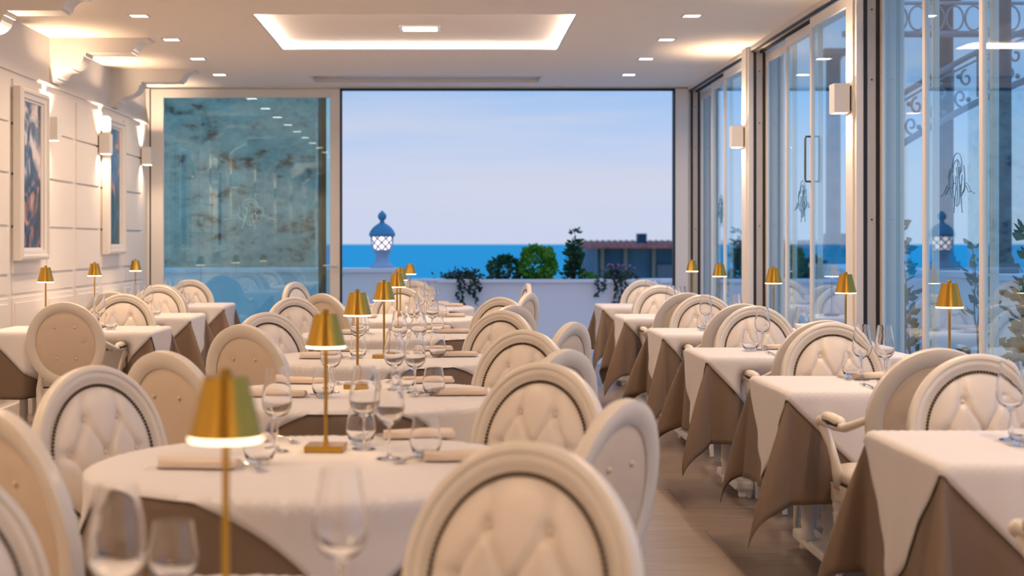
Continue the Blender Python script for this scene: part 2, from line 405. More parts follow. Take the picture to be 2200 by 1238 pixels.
# ================================================================= LIGHTS AND FIXTURES
def area(name, parent, loc, size, power, col=WARM, rot=(0,0,0), size_y=None, spread=None):
    l = bpy.data.lights.new(name, 'AREA'); l.energy = power*POWER; l.color = col; l.size = size
    if size_y: l.shape = 'RECTANGLE'; l.size_y = size_y
    if spread: l.spread = spread
    o = bpy.data.objects.new(name, l); C.objects.link(o); o.location = loc; o.rotation_euler = rot
    if parent: o.parent = parent
    return o
dn = empty('recessed_downlight')
MB().add([(-.075,-.075,0),(.075,-.075,0),(.075,.075,0),(-.075,.075,0),(-.06,-.06,0),(.06,-.06,0),(.06,.06,0),(-.06,.06,0),
          (-.075,-.075,-.006),(.075,-.075,-.006),(.075,.075,-.006),(-.075,.075,-.006),(-.06,-.06,-.006),(.06,-.06,-.006),(.06,.06,-.006),(-.06,.06,-.006)],
         [(8,9,13,12),(9,10,14,13),(10,11,15,14),(11,8,12,15),(0,1,9,8),(1,2,10,9),(2,3,11,10),(3,0,8,11),(4,5,13,12),(5,6,14,13),(6,7,15,14),(7,4,12,15)]).build('frame', 'frame_white', dn)
MB().box(-.06, .06, -.06, .06, -.003, 0).build('diffuser', 'glow_down', dn)
area('lamp', dn, (0, 0, -.01), .11, K_DOWN, spread=2.6)
ordw = ['first', 'second', 'third', 'fourth', 'fifth', 'sixth', 'seventh', 'eighth']
yd = [15.68-1.355*k for k in range(18)]
for sx, side in ((-2.345, 'left'), (1.835, 'right')):
    for k, y in enumerate(yd):
        if y > 11: lab = 'small square ceiling downlight on the %s side, %s one out from the back opening' % (side, ordw[k])
        else: lab = 'small square ceiling downlight on the %s side above the nearer part of the room' % side
        inst(dn, (sx, y, ZC), 0, lab, 'ceiling light', 'square downlights along the ceiling, %s row' % side if y > 11 else 'nearer square downlights, %s row' % side)
cv = empty('cove_light', (-.26, 12.62, ZC)); a = TR[0]
tag(cv, 'bright strip of light running round the rectangular ceiling recess', 'strip light')
m = MB(); hx = (a[1]-a[0])/2; hy = (a[3]-a[2])/2
m.box(-hx, hx, hy-.012, hy, .012, .05); m.box(-hx, hx, -hy, -hy+.012, .012, .05); m.box(-hx, -hx+.012, -hy, hy, .012, .05); m.box(hx-.012, hx, -hy, hy, .012, .05)
m.build('light_strip', 'glow_cove', cv)
m = MB(); m.box(-hx, hx, hy-.016, hy, 0, .010); m.box(-hx, -hx+.016, -hy, hy, 0, .010); m.box(hx-.016, hx, -hy, hy, 0, .010)
m.build('edge_profile', 'frame_white', cv)
cl = empty('ceiling_light', (W(902, 12.6), 12.68, ZC+.058)); tag(cl, 'square flat lamp in the middle of the lit ceiling recess', 'ceiling light')
MB().bbox(-.17, .17, -.14, .14, -.012, 0, .003).build('housing', 'frame_white', cl)
MB().box(-.14, .14, -.11, .11, -.016, -.012).build('diffuser', 'glow_down', cl)
area('lamp', cl, (0, 0, -.02), .22, K_DOWN*1.4)
gr = empty('ceiling_grille', (-.24, 16.125, ZC)); tag(gr, 'long shiny metallic panel recessed in the ceiling near the back opening', 'ceiling panel')
MB().box(-1.19, 1.19, -.31, .31, .035, .045).build('panel', 'foil', gr)
m = MB(); m.box(-1.2, 1.2, -.325, -.31, -.004, .04); m.box(-1.2, 1.2, .31, .325, -.004, .04); m.box(-1.21, -1.19, -.325, .325, -.004, .04); m.box(1.19, 1.21, -.325, .325, -.004, .04)
m.build('rim', 'frame_white', gr)

sn = empty('wall_sconce')      # local: wall at x=0, sticks out to +x
m = MB(); m.box(.104, .112, -.068, .068, -.095, .095); m.box(.012, .018, -.068, .068, -.095, .095); m.box(.015, .11, -.06, .06, -.02, .02)
for q in ((-.068,-.060),(.060,.068)): m.box(.018, .104, q[0], q[1], -.095, .095)
m.build('shade', 'frame_white', sn)
MB().box(0, .013, -.05, .05, -.08, .08).build('shadow_plate', 'black_rubber', sn)  # black plate fills the gap in place of the thin shadow behind the box
MB().box(.035, .095, -.055, .055, .022, .03).build('bulb', 'glow_sconce', sn); MB().box(.035, .095, -.055, .055, -.03, -.022).build('bulb', 'glow_sconce', sn)
area('lamp', sn, (.062, 0, .033), .055, K_UP, rot=(PI, 0, 0), size_y=.1, spread=2.9)
area('lamp', sn, (.062, 0, -.033), .055, K_SCONCE, size_y=.1, spread=2.4)
SL = [(12.62, 'beside the first large picture'), (14.55, 'in front of the second, farther picture'), (16.55, 'in the corner beside the glazed door')]
for y, t in SL: inst(sn, (-3.314, y, 2.285), 0, 'white box wall light on the left wall %s' % t, 'wall light')
for k in range(6): inst(sn, (-3.314, 10.65-k*2.95, 2.285), 0, 'white box wall light on the panelled left wall nearer than the pictures', 'wall light', 'nearer wall lights, left wall')
for y, t in ((13.62, 'far'), (10.02, 'nearest')): inst(sn, (XR-.012, y, 2.29), PI, 'white box wall light on the %s lit post of the window wall' % t, 'wall light')
for y in (6.39, 2.74): inst(sn, (XR-.012, y, 2.29), PI, 'white box wall light on a window post nearer the camera than the lit pair', 'wall light', 'nearest window post lights')

# ================================================================= PICTURES
def picture(y0, y1, z0, z1, art, label):
    e = empty('framed_picture', (-3.31, (y0+y1)/2, (z0+z1)/2)); tag(e, label, 'picture')
    hy = (y1-y0)/2; hz = (z1-z0)/2
    m = MB()
    # mitred moulding: profile (distance in from the edge, height out of the wall)
    pr = [(0, .0), (0, .055), (.018, .075), (.035, .075), (.045, .058), (.075, .05), (.082, .035), (.095, .03), (.10, .012)]
    ring = lambda dd, hh: [(hh, -hy+dd, -hz+dd), (hh, hy-dd, -hz+dd), (hh, hy-dd, hz-dd), (hh, -hy+dd, hz-dd)]
    vs = []; fs = []
    for q in pr: vs += ring(*q)
    for i in range(len(pr)-1):
        for k in range(4): fs.append((i*4+k, i*4+(k+1)%4, (i+1)*4+(k+1)%4, (i+1)*4+k))
    m.add(vs, fs).build('frame', 'frame_white', e, smooth='auto')
    MB().box(.004, .02, -hy+.096, hy-.096, -hz+.096, hz-.096).build('print', art, e)
picture(11.66, 12.46, 1.215, 2.545, 'stormy_city_print', 'tall white-framed print of a stormy sky over a town, nearer of two')
picture(14.66, 15.42, 1.24, 2.56, 'blue_orange_print', 'tall white-framed blue and orange print, farther of the two pictures')

# ================================================================= TABLES AND CLOTHS
def fold_noise(a, seed): return .5*math.sin(a*3+seed)+.3*math.sin(a*5+seed*2.3)+.2*math.sin(a*8+seed*1.7)
def cloth(name, mtl, shape, half, ztop, lift, cut, seed, chairs, centre, label, cat, group, n=64):
    """shape ('rect',hx,hy) or ('round',R). cut(u,v)->scale: cloth outline; half: sampling maps grid [-1,1]^2 to the outline"""
    vs = []; fs = []; rc = .012
    for i in range(n+1):
        for j in range(n+1):
            s = -1+2*i/n; t = -1+2*j/n
            u, v = cut(s, t)
            if shape[0] == 'rect':
                hx, hy = shape[1]-rc, shape[2]-rc
                qx = max(-hx, min(hx, u)); qy = max(-hy, min(hy, v)); dx, dy = u-qx, v-qy; r = math.hypot(dx, dy)
                if r > 1e-6: nx, ny = dx/r, dy/r
                else: nx = ny = 0
            else:
                R = shape[1]-rc; q = math.hypot(u, v); r = max(0, q-R)
                if q > 1e-6: nx, ny = u/q, v/q
                if r > 0: qx, qy = nx*R, ny*R
                else: qx, qy = u, v
            z = 0; ox = oy = 0
            if r > 0:
                # roll over the rim, then hang
                al = rc*PI/2
                if r < al: a = r/rc; hor = rc*math.sin(a); z = -rc*(1-math.cos(a)); hang = 0
                else: hor = rc; hang = r-al; z = -rc-hang
                if shape[0] == 'rect':
                    ph = math.atan2(abs(ny), abs(nx)); cf = math.sin(2*ph)
                    if cf > .02:
                        st = hang*(.05+(.35*cf**1.3+.05*math.sin(6*ph+seed)*cf)*(1-.2*min(1, hang/.62)**2))
                        # swing of the fold towards one side
                        sw = .10*math.sin(seed*3.1)*cf*hang
                        z = -rc-math.sqrt(max(0, hang*hang-st*st))
                    else:
                        per = (qx if abs(ny) > abs(nx) else qy)
                        st = hang*(.05+.05*fold_noise(per*6, seed)); sw = 0
                    hor += st; tx, ty = -ny, nx; ox = nx*hor+tx*sw; oy = ny*hor+ty*sw
                else:
                    an = math.atan2(ny, nx)
                    st = hang*(.12+.17*fold_noise(an*2.0, seed)*min(1, hang*4)); st = max(st, .01)
                    z = -rc-math.sqrt(max(0, hang*hang-st*st)); hor += st; ox = nx*hor; oy = ny*hor
                k = 1+lift/max(.02, math.hypot(ox, oy)) if hang > 0 else 1
                ox += nx*lift; oy += ny*lift
            else:
                z = 0
            x, y, zz = qx+ox, qy+oy, ztop+z+lift*.5
            wz = zz
            if r > 0.05:
                for (cx, cy, rz, zt) in chairs:
                    wx, wy = x+centre[0]-cx, y+centre[1]-cy
                    c_, s_ = math.cos(-rz), math.sin(-rz); lx, ly = wx*c_-wy*s_, wx*s_+wy*c_
                    wd = .36 if zt > .6 else .30
                    if abs(lx) < wd and -.30 < ly < .24 and wz < zt:
                        g = min(1, max(0, (zt-wz)/.08)); g *= min(1, (wd-abs(lx))/.08)
                        tgt = .245 - lift
                        ly2 = ly+(tgt-ly)*g
                        c2, s2 = math.cos(rz), math.sin(rz)
                        x = lx*c2-ly2*s2+cx-centre[0]; y = lx*s2+ly2*c2+cy-centre[1]
            vs.append((x, y, max(.012, zz)))
    for i in range(n):
        for j in range(n):
            a = i*(n+1)+j; fs.append((a, a+n+1, a+n+2, a+1))
    m = MB(); m.add(vs, fs); o = m.build(name, mtl, None, smooth=True, loc=(centre[0], centre[1], 0))
    sm = o.modifiers.new('thickness', 'SOLIDIFY'); sm.thickness = .0022; sm.offset = -1
    return tag(o, label, cat, group)
def cut_side(a0, a1, b): return lambda s, t: (s*(a1 if s > 0 else a0), t*b)
def cut_square(a, rot, jit=0, ox=0, oy=0):
    c, s_ = math.cos(rot), math.sin(rot)
    return lambda s, t: (s*a*c-t*a*s_+ox, s*a*s_+t*a*c+oy)

def table_base(two, hx):
    e = empty('pedestal_table')
    xs = (-hx*.62, hx*.62) if two else (0,)
    for x in xs:
        m = MB()
        for dx in ((-.045, .045) if two else (0,)):
            m.lathe([(.03, .09), (.034, .10), (.024, .13), (.030, .16), (.028, .40), (.030, .62), (.036, .66), (.03, .70), (.05, .715)], 16, (x+dx, 0, 0))
        m.build('column', 'white_lacquer', e, smooth='auto')
        f = MB(); f.bbox(x-.05, x+.05, -.28, .28, .045, .09, .012)
        for yy in (-.24, .24):
            f.lathe([(.020, .0), (.026, .01), (.026, .03), (.034, .045)], 12, (x, yy, 0)); f.lathe([(.018, 0), (.022, .02), (.03, .045)], 12, (x+.03, yy, 0))
        if not two: f.bbox(x-.28, x+.28, -.05, .05, .045, .089, .012)
        f.build('foot', 'white_lacquer', e)
    if two: MB().bbox(-hx*.62, hx*.62, -.022, .022, .055, .085, .008).build('stretcher', 'white_lacquer', e)
    return e
TZ = .745
HX, HY = .56, .375
rt = table_base(True, HX); MB().bbox(-HX+.004, HX-.004, -HY+.004, HY-.004, .715, TZ-.006, .006).build('tabletop', 'white_lacquer', rt)
ct = table_base(False, .6); MB().lathe([(.585, .715), (.592, .722), (.592, TZ-.008), (.586, TZ-.006)], 64).build('tabletop', 'white_lacquer', ct, smooth='auto')

# ---------------------------------------------------------------- the armchair
def make_chair(arms=True):
    e = empty('oval_back_armchair' if arms else 'oval_back_chair')
    A, B = .255, .280          # oval half sizes; centre height
    ZO = .70; TILT = .20       # centre of the oval, lean of the back
    Mt = Matrix.Translation((0, -.262, .44)) @ Matrix.Rotation(TILT, 4, 'X') @ Matrix.Translation((0, 0, ZO-.44))
    def T(p): return (Mt @ Vector(p))[:]
    SEG = 72
    # back frame: moulded ring
    pr = [(0, -.016), (0, .010), (.004, .018), (.012, .022), (.020, .021), (.024, .015), (.032, .017), (.040, .016), (.046, .010), (.058, .008), (.060, -.012), (.046, -.018), (.012, -.020)]
    vs = []; fs = []; n = len(pr)
    for k in range(SEG):
        a = 2*PI*k/SEG
        for d, h in pr: vs.append(T(((A-d)*math.cos(a), h, (B-d)*math.sin(a))))
    for k in range(SEG):
        k2 = (k+1) % SEG
        for i in range(n): fs.append((k*n+i, k2*n+i, k2*n+(i+1)%n, k*n+(i+1)%n))
    m = MB().add(vs, fs)
    m.build('back_frame', 'chair_paint', e, smooth='auto')
    # tufted front
    a1, b1 = A-.060, B-.060
    btn = [(-.065, .115), (.065, .115), (-.128, .01), (0, .01), (.128, .01), (-.065, -.095), (.065, -.095)]
    seg = [((-.065,.115),(-.128,.01)),((-.065,.115),(0,.01)),((.065,.115),(0,.01)),((.065,.115),(.128,.01)),((-.128,.01),(-.065,-.095)),((0,.01),(-.065,-.095)),((0,.01),(.065,-.095)),((.128,.01),(.065,-.095)),
           ((-.065,.115),(-.075,.24)),((.065,.115),(.075,.24)),((-.128,.01),(-.25,.03)),((.128,.01),(.25,.03)),((-.065,-.095),(-.075,-.24)),((.065,-.095),(.075,-.24))]
    def sd(px, pz, s):
        (x0, z0), (x1, z1) = s; dx, dz = x1-x0, z1-z0; t = max(0, min(1, ((px-x0)*dx+(pz-z0)*dz)/(dx*dx+dz*dz)))
        return math.hypot(px-x0-t*dx, pz-z0-t*dz)
    def hgt(x, z, r):
        h = .030*(1-r**3.2)
        q = min(sd(x, z, s) for s in seg); h -= .011*math.exp(-(q/.009)**1.3)*(1-r**6)
        for b in btn: h -= .014*math.exp(-((x-b[0])**2+(z-b[1])**2)/(.017**2))
        return h
    def disc(hf, rings, sg, ysign, y0, a1, b1):
        vs = [T((0, y0+ysign*hf(0, 0, 0), 0))]; fs = []
        for i in range(1, rings+1):
            r = i/rings
            for k in range(sg):
                a = 2*PI*k/sg; x, z = a1*r*math.cos(a), b1*r*math.sin(a); vs.append(T((x, y0+ysign*hf(x, z, r), z)))
        for k in range(sg): fs.append((0, 1+k, 1+(k+1)%sg))
        for i in range(rings-1):
            for k in range(sg): o = 1+i*sg; k2 = (k+1)%sg; fs.append((o+k, o+sg+k, o+sg+k2, o+k2))
        return vs, fs
    m = MB().add(*disc(hgt, 30, 80, 1, .006, a1+.002, b1+.002))
    for b in btn:
        r = math.hypot(b[0]/a1, b[1]/b1); p = (b[0], .006+hgt(b[0], b[1], r)+.003, b[1])
        m.sphere(T(p), .0085, 8, 6)
    m.build('tufted_backrest', 'leather', e, smooth=True)
    # rear panel with buttons
    m = MB().add(*disc(lambda x, z, r: .013*(1-r**4)-sum(.006*math.exp(-((x-b[0])**2+(z-b[1])**2)/.00022) for b in btn if abs(b[0]) > .01), 14, 48, -1, -.006, a1+.004, b1+.004))
    for b in btn:
        if abs(b[0]) > .01 and abs(b[0]) < .1: m.sphere(T((b[0], -.016, b[1])), .008, 8, 5)
    m.build('rear_panel', 'rear_fabric_shaded', e, smooth=True)
    # nail trim
    m = MB(); nn = 118
    for k in range(nn):
        a = 2*PI*k/nn; m.sphere(T(((a1-.003)*math.cos(a), .012, (b1-.003)*math.sin(a))), .0054, 6, 4)
    m.build('nail_trim', 'nail_bronze', e, smooth=True)
    # seat
    def outline(s, y0, y1, w0, w1, n=10):
        pts = []
        for i in range(n+1): t = i/n; a = -1+2*t; pts.append((a*w1, y1+.03*(1-a*a)))           # front (towards +y) bowed
        for i in range(n+1): t = i/n; a = 1-2*t; pts.append((a*w0, y0))
        return [(x*s, (y-(y0+y1)/2)*s+(y0+y1)/2) for x, y in pts]
    def slab(levels, y0, y1, w0, w1):
        vs = []; fs = []; n = None
        for s, z in levels:
            o = outline(s, y0, y1, w0, w1); n = len(o); vs += [(x, y, z) for x, y in o]
        for i in range(len(levels)-1):
            for k in range(n): fs.append((i*n+k, i*n+(k+1)%n, (i+1)*n+(k+1)%n, (i+1)*n+k))
        fs.append(tuple(range(n))); fs.append(tuple((len(levels)-1)*n+k for k in range(n)))
        return MB().add(vs, fs)
    slab([(.97, .405), (1.0, .415), (1.01, .435), (.99, .455), (.93, .472), (.80, .482), (.55, .488), (.2, .490)], -.235, .20, .205, .245).build('seat', 'leather', e, smooth=True)
    slab([(1.0, .398), (1.018, .401), (1.018, .408), (1.0, .411)], -.235, .20, .205, .245).build('seat_piping', 'dark_piping', e)
    slab([(.95, .335), (1.01, .338), (1.01, .35), (1.02, .355), (1.02, .385), (1.03, .392), (1.03, .40), (.95, .401)], -.235, .20, .205, .245).build('seat_rail', 'chair_paint', e, smooth='auto')
    for sx in (-1, 1):
        m = MB().lathe([(.012, 0), (.015, .012), (.012, .024), (.013, .03), (.022, .26), (.025, .275), (.020, .285), (.024, .30), (.026, .31), (.026, .345)], 16, (sx*.222, .195, 0))
        m.bbox(sx*.222-.026, sx*.222+.026, .169, .221, .325, .398, .004)
        m.build('leg', 'chair_paint', e, smooth='auto')
        MB().tube([(sx*.185, -.30, 0), (sx*.187, -.265, .12), (sx*.19, -.235, .30), (sx*.19, -.235, .40), (sx*.175, -.262, .47), (sx*.165, -.285, .56)], [.013, .017, .023, .024, .018, .014], 10).build('leg', 'chair_paint', e, smooth='auto')
        # arm: support rises from the seat rail, arm sweeps back to the oval
        if not arms: continue
        m = MB(); m.tube([(sx*.235, .13, .39), (sx*.248, .115, .45), (sx*.262, .10, .50), (sx*.275, .115, .56), (sx*.287, .15, .605), (sx*.29, .165, .63)], [.024, .022, .017, .016, .019, .02], 10)
        m.tube([(sx*.292, .195, .636), (sx*.292, .17, .648), (sx*.29, .10, .650), (sx*.285, 0, .645), (sx*.272, -.10, .650), (sx*.258, -.20, .675), (sx*.245, -.305, .705)], [.018, .024, .021, .019, .018, .016, .014], 10)
        m.sphere((sx*.292, .198, .642), .024, 12, 8)
        ao = m.build('arm', 'chair_paint', e, smooth=True)
        MB().tube([(sx*.29, .135, .655), (sx*.29, .12, .668), (sx*.286, .04, .668), (sx*.28, -.05, .666), (sx*.277, -.07, .655)], [.012, .022, .024, .022, .012], 10).build('arm_pad', 'leather', ao, smooth=True)
        MB().tube([(sx*.29, .122, .656), (sx*.286, .04, .658), (sx*.28, -.062, .656)], [.020, .0245, .018], 10, sx=1).build('arm_pad_piping', 'dark_piping', ao, smooth=True)
    return e
chair = make_chair(); side_chair = make_chair(False)

def face(dx, dy): return math.atan2(-dx, dy)
# (x, y of the top of the back, facing) -> placement
chairs = []
def put_chair(x, y, dx, dy, label, group=None, ch=None):
    l = math.hypot(dx, dy); dx /= l; dy /= l
    o = (x+dx*.355, y+dy*.355)
    rz = face(dx, dy); chairs.append((o[0], o[1], rz, .52 if ch else .70))
    inst(ch or chair, (o[0], o[1], 0), rz, label, 'chair', group)

RT = [(1.89, 4.52), (1.915, 6.52), (1.905, 8.38), (1.955, 10.38), (1.95, 12.52), (2.0, 14.75)]
LT = [(-2.56, 10.66), (-2.64, 12.70), (-2.70, 14.95)]
CTB = [(-.36, 2.17), (-.36, 4.17), (-.36, 6.05), (-.36, 8.0), (-.37, 10.1), (-.38, 12.3), (-.38, 14.4)]
G1, G2, G3 = 'oval-back armchairs along the window tables', 'oval-back armchairs along the left wall', 'oval-back armless chairs round the middle tables'
RN = ['nearest', 'second nearest', 'third nearest', 'fourth nearest', 'fifth nearest', 'farthest']
for i, (x, y) in enumerate([(1.81, 5.25), (1.83, 7.34), (1.85, 9.28), (1.86, 11.25), (1.865, 13.55), (2.0, 15.75)]):
    put_chair(x, y, 0, -1, 'cream tufted armchair facing the camera behind the %s window table' % RN[i], G1)
for i, (x, y) in enumerate([(1.70, 3.25), (1.77, 5.55), (1.85, 7.56), (1.84, 9.62), (1.815, 11.72), (1.9, 13.85)]):
    put_chair(x, y, 0, 1, 'armchair showing its plain back, at the camera side of the %s window table' % RN[i], G1)
LN = ['nearest', 'middle', 'farthest']
for i, (x, y) in enumerate([(-2.43, 11.45), (-2.60, 13.75), (-2.67, 15.85)]):
    put_chair(x, y, 0, -1, 'cream tufted armchair facing the camera behind the %s left-wall table' % LN[i], G2)
for i, (x, y) in enumerate([(-2.48, 9.9), (-2.62, 11.92), (-2.64, 14.05)]):
    put_chair(x, y, 0, 1, 'armchair showing its tan back, at the camera side of the %s left-wall table' % LN[i], G2)
CN = ['nearest', 'second', 'third', 'fourth', 'fifth', 'sixth', 'farthest']
CC = [  # table index, x, y, facing dx, dy, words
 (0, .15, 2.93, -.52, -.82, 'large blurred tufted armchair in the foreground at the far right of the nearest round table'),
 (0, -.94, 2.70, .75, -.6, 'armchair cut by the bottom left corner, far left of the nearest round table'),
 (1, .30, 4.88, -.62, -.80, 'tufted armchair at the far right of the second round table'),
 (1, .42, 3.74, -.85, .52, 'pale armchair seen from behind and side-on, near right of the second round table'),
 (1, -1.03, 3.52, .72, .72, 'big blurred armchair back at the left edge, near left of the second round table'),
 (1, -1.10, 4.75, .80, -.62, 'tufted armchair with dark nail trim at the far left of the second round table'),
 (2, .33, 6.72, -.60, -.80, 'tufted armchair at the far right of the third round table'),
 (2, .41, 5.50, -.80, .62, 'pale armchair back at the near right of the third round table'),
 (2, -1.0, 5.42, .62, .80, 'armchair back with two rows of buttons at the near left of the third round table'),
 (3, .30, 8.66, -.60, -.80, 'tufted armchair at the far right of the fourth round table'),
 (3, .59, 7.40, -.86, .50, 'pale narrow armchair back at the near right of the fourth round table'),
 (3, -.96, 7.18, .55, .85, 'armchair back at the near left of the fourth round table'),
 (3, -1.0, 8.42, .66, -.76, 'tufted armchair at the far left of the fourth round table'),
 (4, .36, 10.75, -.62, -.78, 'tufted armchair at the far right of the fifth round table'),
 (4, .385, 9.40, -.70, .72, 'pale armchair back at the near right of the fifth round table'),
 (4, -1.09, 10.75, .62, -.78, 'tufted armchair at the far left of the fifth round table'),
 (5, .61, 11.8, -.95, .42, 'pale narrow armchair back at the near right of the sixth round table'),
 (5, -.95, 11.55, .60, .80, 'armchair back at the near left of the sixth round table'),
 (5, -.43, 13.35, .02, -1, 'tufted armchair facing the camera behind the sixth round table'),
 (6, .73, 14.45, -.98, -.1, 'armchair seen edge-on at the right of the farthest round table'),
 (6, -1.50, 14.95, .93, -.50, 'narrow-looking armchair at the left of the farthest round table, before the glazed door'),
 (6, -.36, 15.45, -.12, -1, 'armchair facing the camera behind the farthest round table'),
]
for t, x, y, dx, dy, lab in CC: put_chair(x, y, dx, dy, lab.replace('armchair', 'chair'), G3, side_chair)

def near_chairs(c): return [q for q in chairs if math.hypot(q[0]-c[0], q[1]-c[1]) < 1.35]
ZCL = TZ+.003
for i, (x, y) in enumerate(RT):
    n = RN[i]
    inst(rt, (x, y, 0), 0, 'rectangular white pedestal table, %s in the row along the windows' % n, 'table', 'window tables')
    cloth('table_undercloth', 'under_cloth', ('rect', HX, HY), 0, ZCL, 0, cut_side(HX+.44, HX+.14, HY+.44), 1.3*i+.4, near_chairs((x, y)), (x, y),
          'taupe undercloth with hanging points, on the %s window table' % n, 'tablecloth', 'taupe undercloths on the window tables')
    cloth('table_overcloth', 'over_cloth', ('rect', HX, HY), 0, ZCL+.003, .007, cut_square(.965/math.sqrt(2), PI/4+.02*math.sin(i*2)), 1.3*i+.4, near_chairs((x, y)), (x, y),
          'cream square overcloth laid cornerwise on the %s window table' % n, 'tablecloth', 'cream overcloths on the window tables')
for i, (x, y) in enumerate(LT):
    n = LN[i]
    inst(rt, (x, y, 0), 0, 'rectangular pedestal table, %s one against the left wall' % n, 'table', 'left-wall tables')
    cloth('table_undercloth', 'under_cloth', ('rect', HX, HY), 0, ZCL, 0, cut_side(HX+.10, HX+.44, HY+.44), 2.1*i+2, near_chairs((x, y)), (x, y),
          'taupe undercloth on the %s table against the left wall' % n, 'tablecloth', 'taupe undercloths on the left-wall tables')
    cloth('table_overcloth', 'over_cloth', ('rect', HX, HY), 0, ZCL+.003, .007, cut_square(.95/math.sqrt(2), PI/4, ox=.02), 2.1*i+2, near_chairs((x, y)), (x, y),
          'cream overcloth with a white hanging corner on the %s left-wall table' % n, 'tablecloth', 'cream overcloths on the left-wall tables')
rots = [.6, .94, .03, .49, .75, .45, .6]
offs = [0, .055, .06, .06, .05, .03, .03]
for i, (x, y) in enumerate(CTB):
    n = CN[i]
    inst(ct, (x, y, 0), 0, 'round pedestal table, %s one of the middle row' % n, 'table', 'round tables')
    cloth('table_undercloth', 'under_cloth', ('round', .6), 0, ZCL, 0, cut_square(.90, rots[i]+.5), 1.7*i+.3, near_chairs((x, y)), (x, y),
          'taupe undercloth on the %s round table of the middle row' % n, 'tablecloth', 'taupe undercloths on the round tables', n=72)
    cloth('table_overcloth', 'over_cloth', ('round', .6), 0, ZCL+.003, .007, cut_square(.655, rots[i], ox=offs[i]*math.cos(rots[i] if i != 2 else PI/2)*(-1 if i in (3, 4, 5, 6) else 1)*(.5 if i in (3, 4, 5, 6) else 1), oy=offs[i]*math.sin(rots[i] if i != 2 else PI/2)*(1 if i < 3 else 1.5)), 1.7*i+.3, near_chairs((x, y)), (x, y),
          'cream overcloth on the %s round table of the middle row' % n, 'tablecloth', 'cream overcloths on the round tables', n=72)
ZT = ZCL+.0075          # where things stand

# ---------------------------------------------------------------- table lamps
lp = empty('table_lamp')
m = MB().bbox(-.055, .055, -.055, .055, 0, .018, .002).build('base', 'brass', lp)
MB().lathe([(.011, .018), (.008, .022), (.0055, .04), (.0055, .285), (.011, .30), (.014, .315), (.014, .32)], 16).build('stem', 'brass', lp, smooth='auto')
MB().lathe([(.0565, .300), (.0575, .300), (.0345, .388), (.034, .392), (.004, .393), (.004, .3905), (.0325, .389), (.0560, .300)], 48).build('shade', 'brass', lp, smooth='auto')
MB().lathe([(.009, .392), (.009, .402), (.006, .404)], 16).build('finial', 'brass', lp, smooth='auto')
MB().lathe([(.012, .294), (.0555, .294), (.0575, .2975), (.0555, .3005), (.012, .3005)], 40, close=True).build('diffuser', 'glow_lamp', lp)
area('lamp', lp, (0, 0, .291), .09, K_TABLE, col=(1, .66, .36)).data.shape = 'DISK'
for i, (px, d) in enumerate([(485, 2.34), (700, 4.40), (768, 6.30), (825, 7.95), (853, 10.35), (860, 12.25), (881, 14.6)]):
    inst(lp, (W(px, d), d, ZT), random.uniform(-.08, .08), 'small brass table lamp on the %s round table of the middle row' % CN[i], 'lamp', 'brass lamps in the middle row')
for i, (x, y) in enumerate(RT):
    if i == 0: continue
    px = [0, 2040, 1817, 1662, 1546, 1487][i]
    inst(lp, (min(W(px, y), x+HX-.09), y, ZT), .1*i, 'small brass table lamp on the %s window table' % RN[i], 'lamp', 'brass lamps on the window tables', (1, 1, 1.08))
for i, (x, y) in enumerate(LT):
    inst(lp, (W([98, 203, 291][i], y+.05), y+.05, ZT), .2*i, 'small brass table lamp on the %s left-wall table' % LN[i], 'lamp', 'brass lamps on the left-wall tables', (1, 1, 1.08))

# ---------------------------------------------------------------- glassware, cutlery, napkins
wg = MB().lathe([(0, .001), (.034, .001), (.036, .003), (.030, .005), (.008, .009), (.0042, .02), (.0035, .06), (.0042, .088), (.012, .096), (.030, .108), (.0405, .126), (.0435, .145),
                 (.040, .175), (.0335, .215), (.0300, .240), (.0290, .240), (.0325, .214), (.039, .174), (.0423, .145), (.039, .127), (.028, .111), (.010, .1005), (0, .099)], 32).build('wine_glass', 'table_glass', None, smooth='auto')
tb = MB().lathe([(0, .0), (.024, 0), (.028, .003), (.038, .018), (.0445, .040), (.044, .055), (.038, .085), (.0340, .112), (.0330, .112), (.037, .084), (.0428, .055), (.0433, .041), (.036, .021), (.024, .011), (0, .010)], 32).build('tumbler', 'table_glass', None, smooth='auto')
def napk(seed, l=.21, wd=.075):
    r = random.Random(seed); vs = []; fs = []; n = 14; k = 14
    for i in range(n+1):
        t = i/n; x = -l/2+l*t
        for j in range(k):
            a = 2*PI*j/k; ca, sa = math.cos(a), math.sin(a)
            e = 1-.25*abs(2*t-1)**6
            y = wd/2*math.copysign(abs(ca)**.55, ca)*e*(1+.08*math.sin(7*t+seed)); z = .014+.0135*math.copysign(abs(sa)**.7, sa)*(1+.18*math.sin(5*t+seed*2+2*a)*(sa > 0))
            vs.append((x+.006*math.sin(a*2+seed), y, z))
    for i in range(n):
        for j in range(k): fs.append((i*k+j, i*k+(j+1)%k, (i+1)*k+(j+1)%k, (i+1)*k+j))
    fs += [tuple(range(k)), tuple(n*k+j for j in range(k))]
    return MB().add(vs, fs)
nk = [napk(s).build('folded_napkin', 'napkin_cloth', None, smooth='auto') for s in (1, 2)]
def fork_mesh():
    m = MB(); pts = [(0, -.10, .004), (0, -.05, .007), (0, 0, .010), (0, .035, .008), (0, .055, .006)]
    m.tube(pts, [.006, .0045, .003, .0028, .006], 8, sx=1)
    m.bbox(-.011, .011, .052, .068, .004, .008, .0015)
    for x in (-.009, -.003, .003, .009): m.tube([(x, .066, .006), (x, .085, .004), (x, .098, .006)], .0014, 5)
    return m
fk = fork_mesh().build('fork', 'steel', None, smooth='auto')
m = MB(); m.tube([(0, -.11, .004), (0, -.05, .005), (0, -.005, .005)], [.0055, .006, .004], 8)
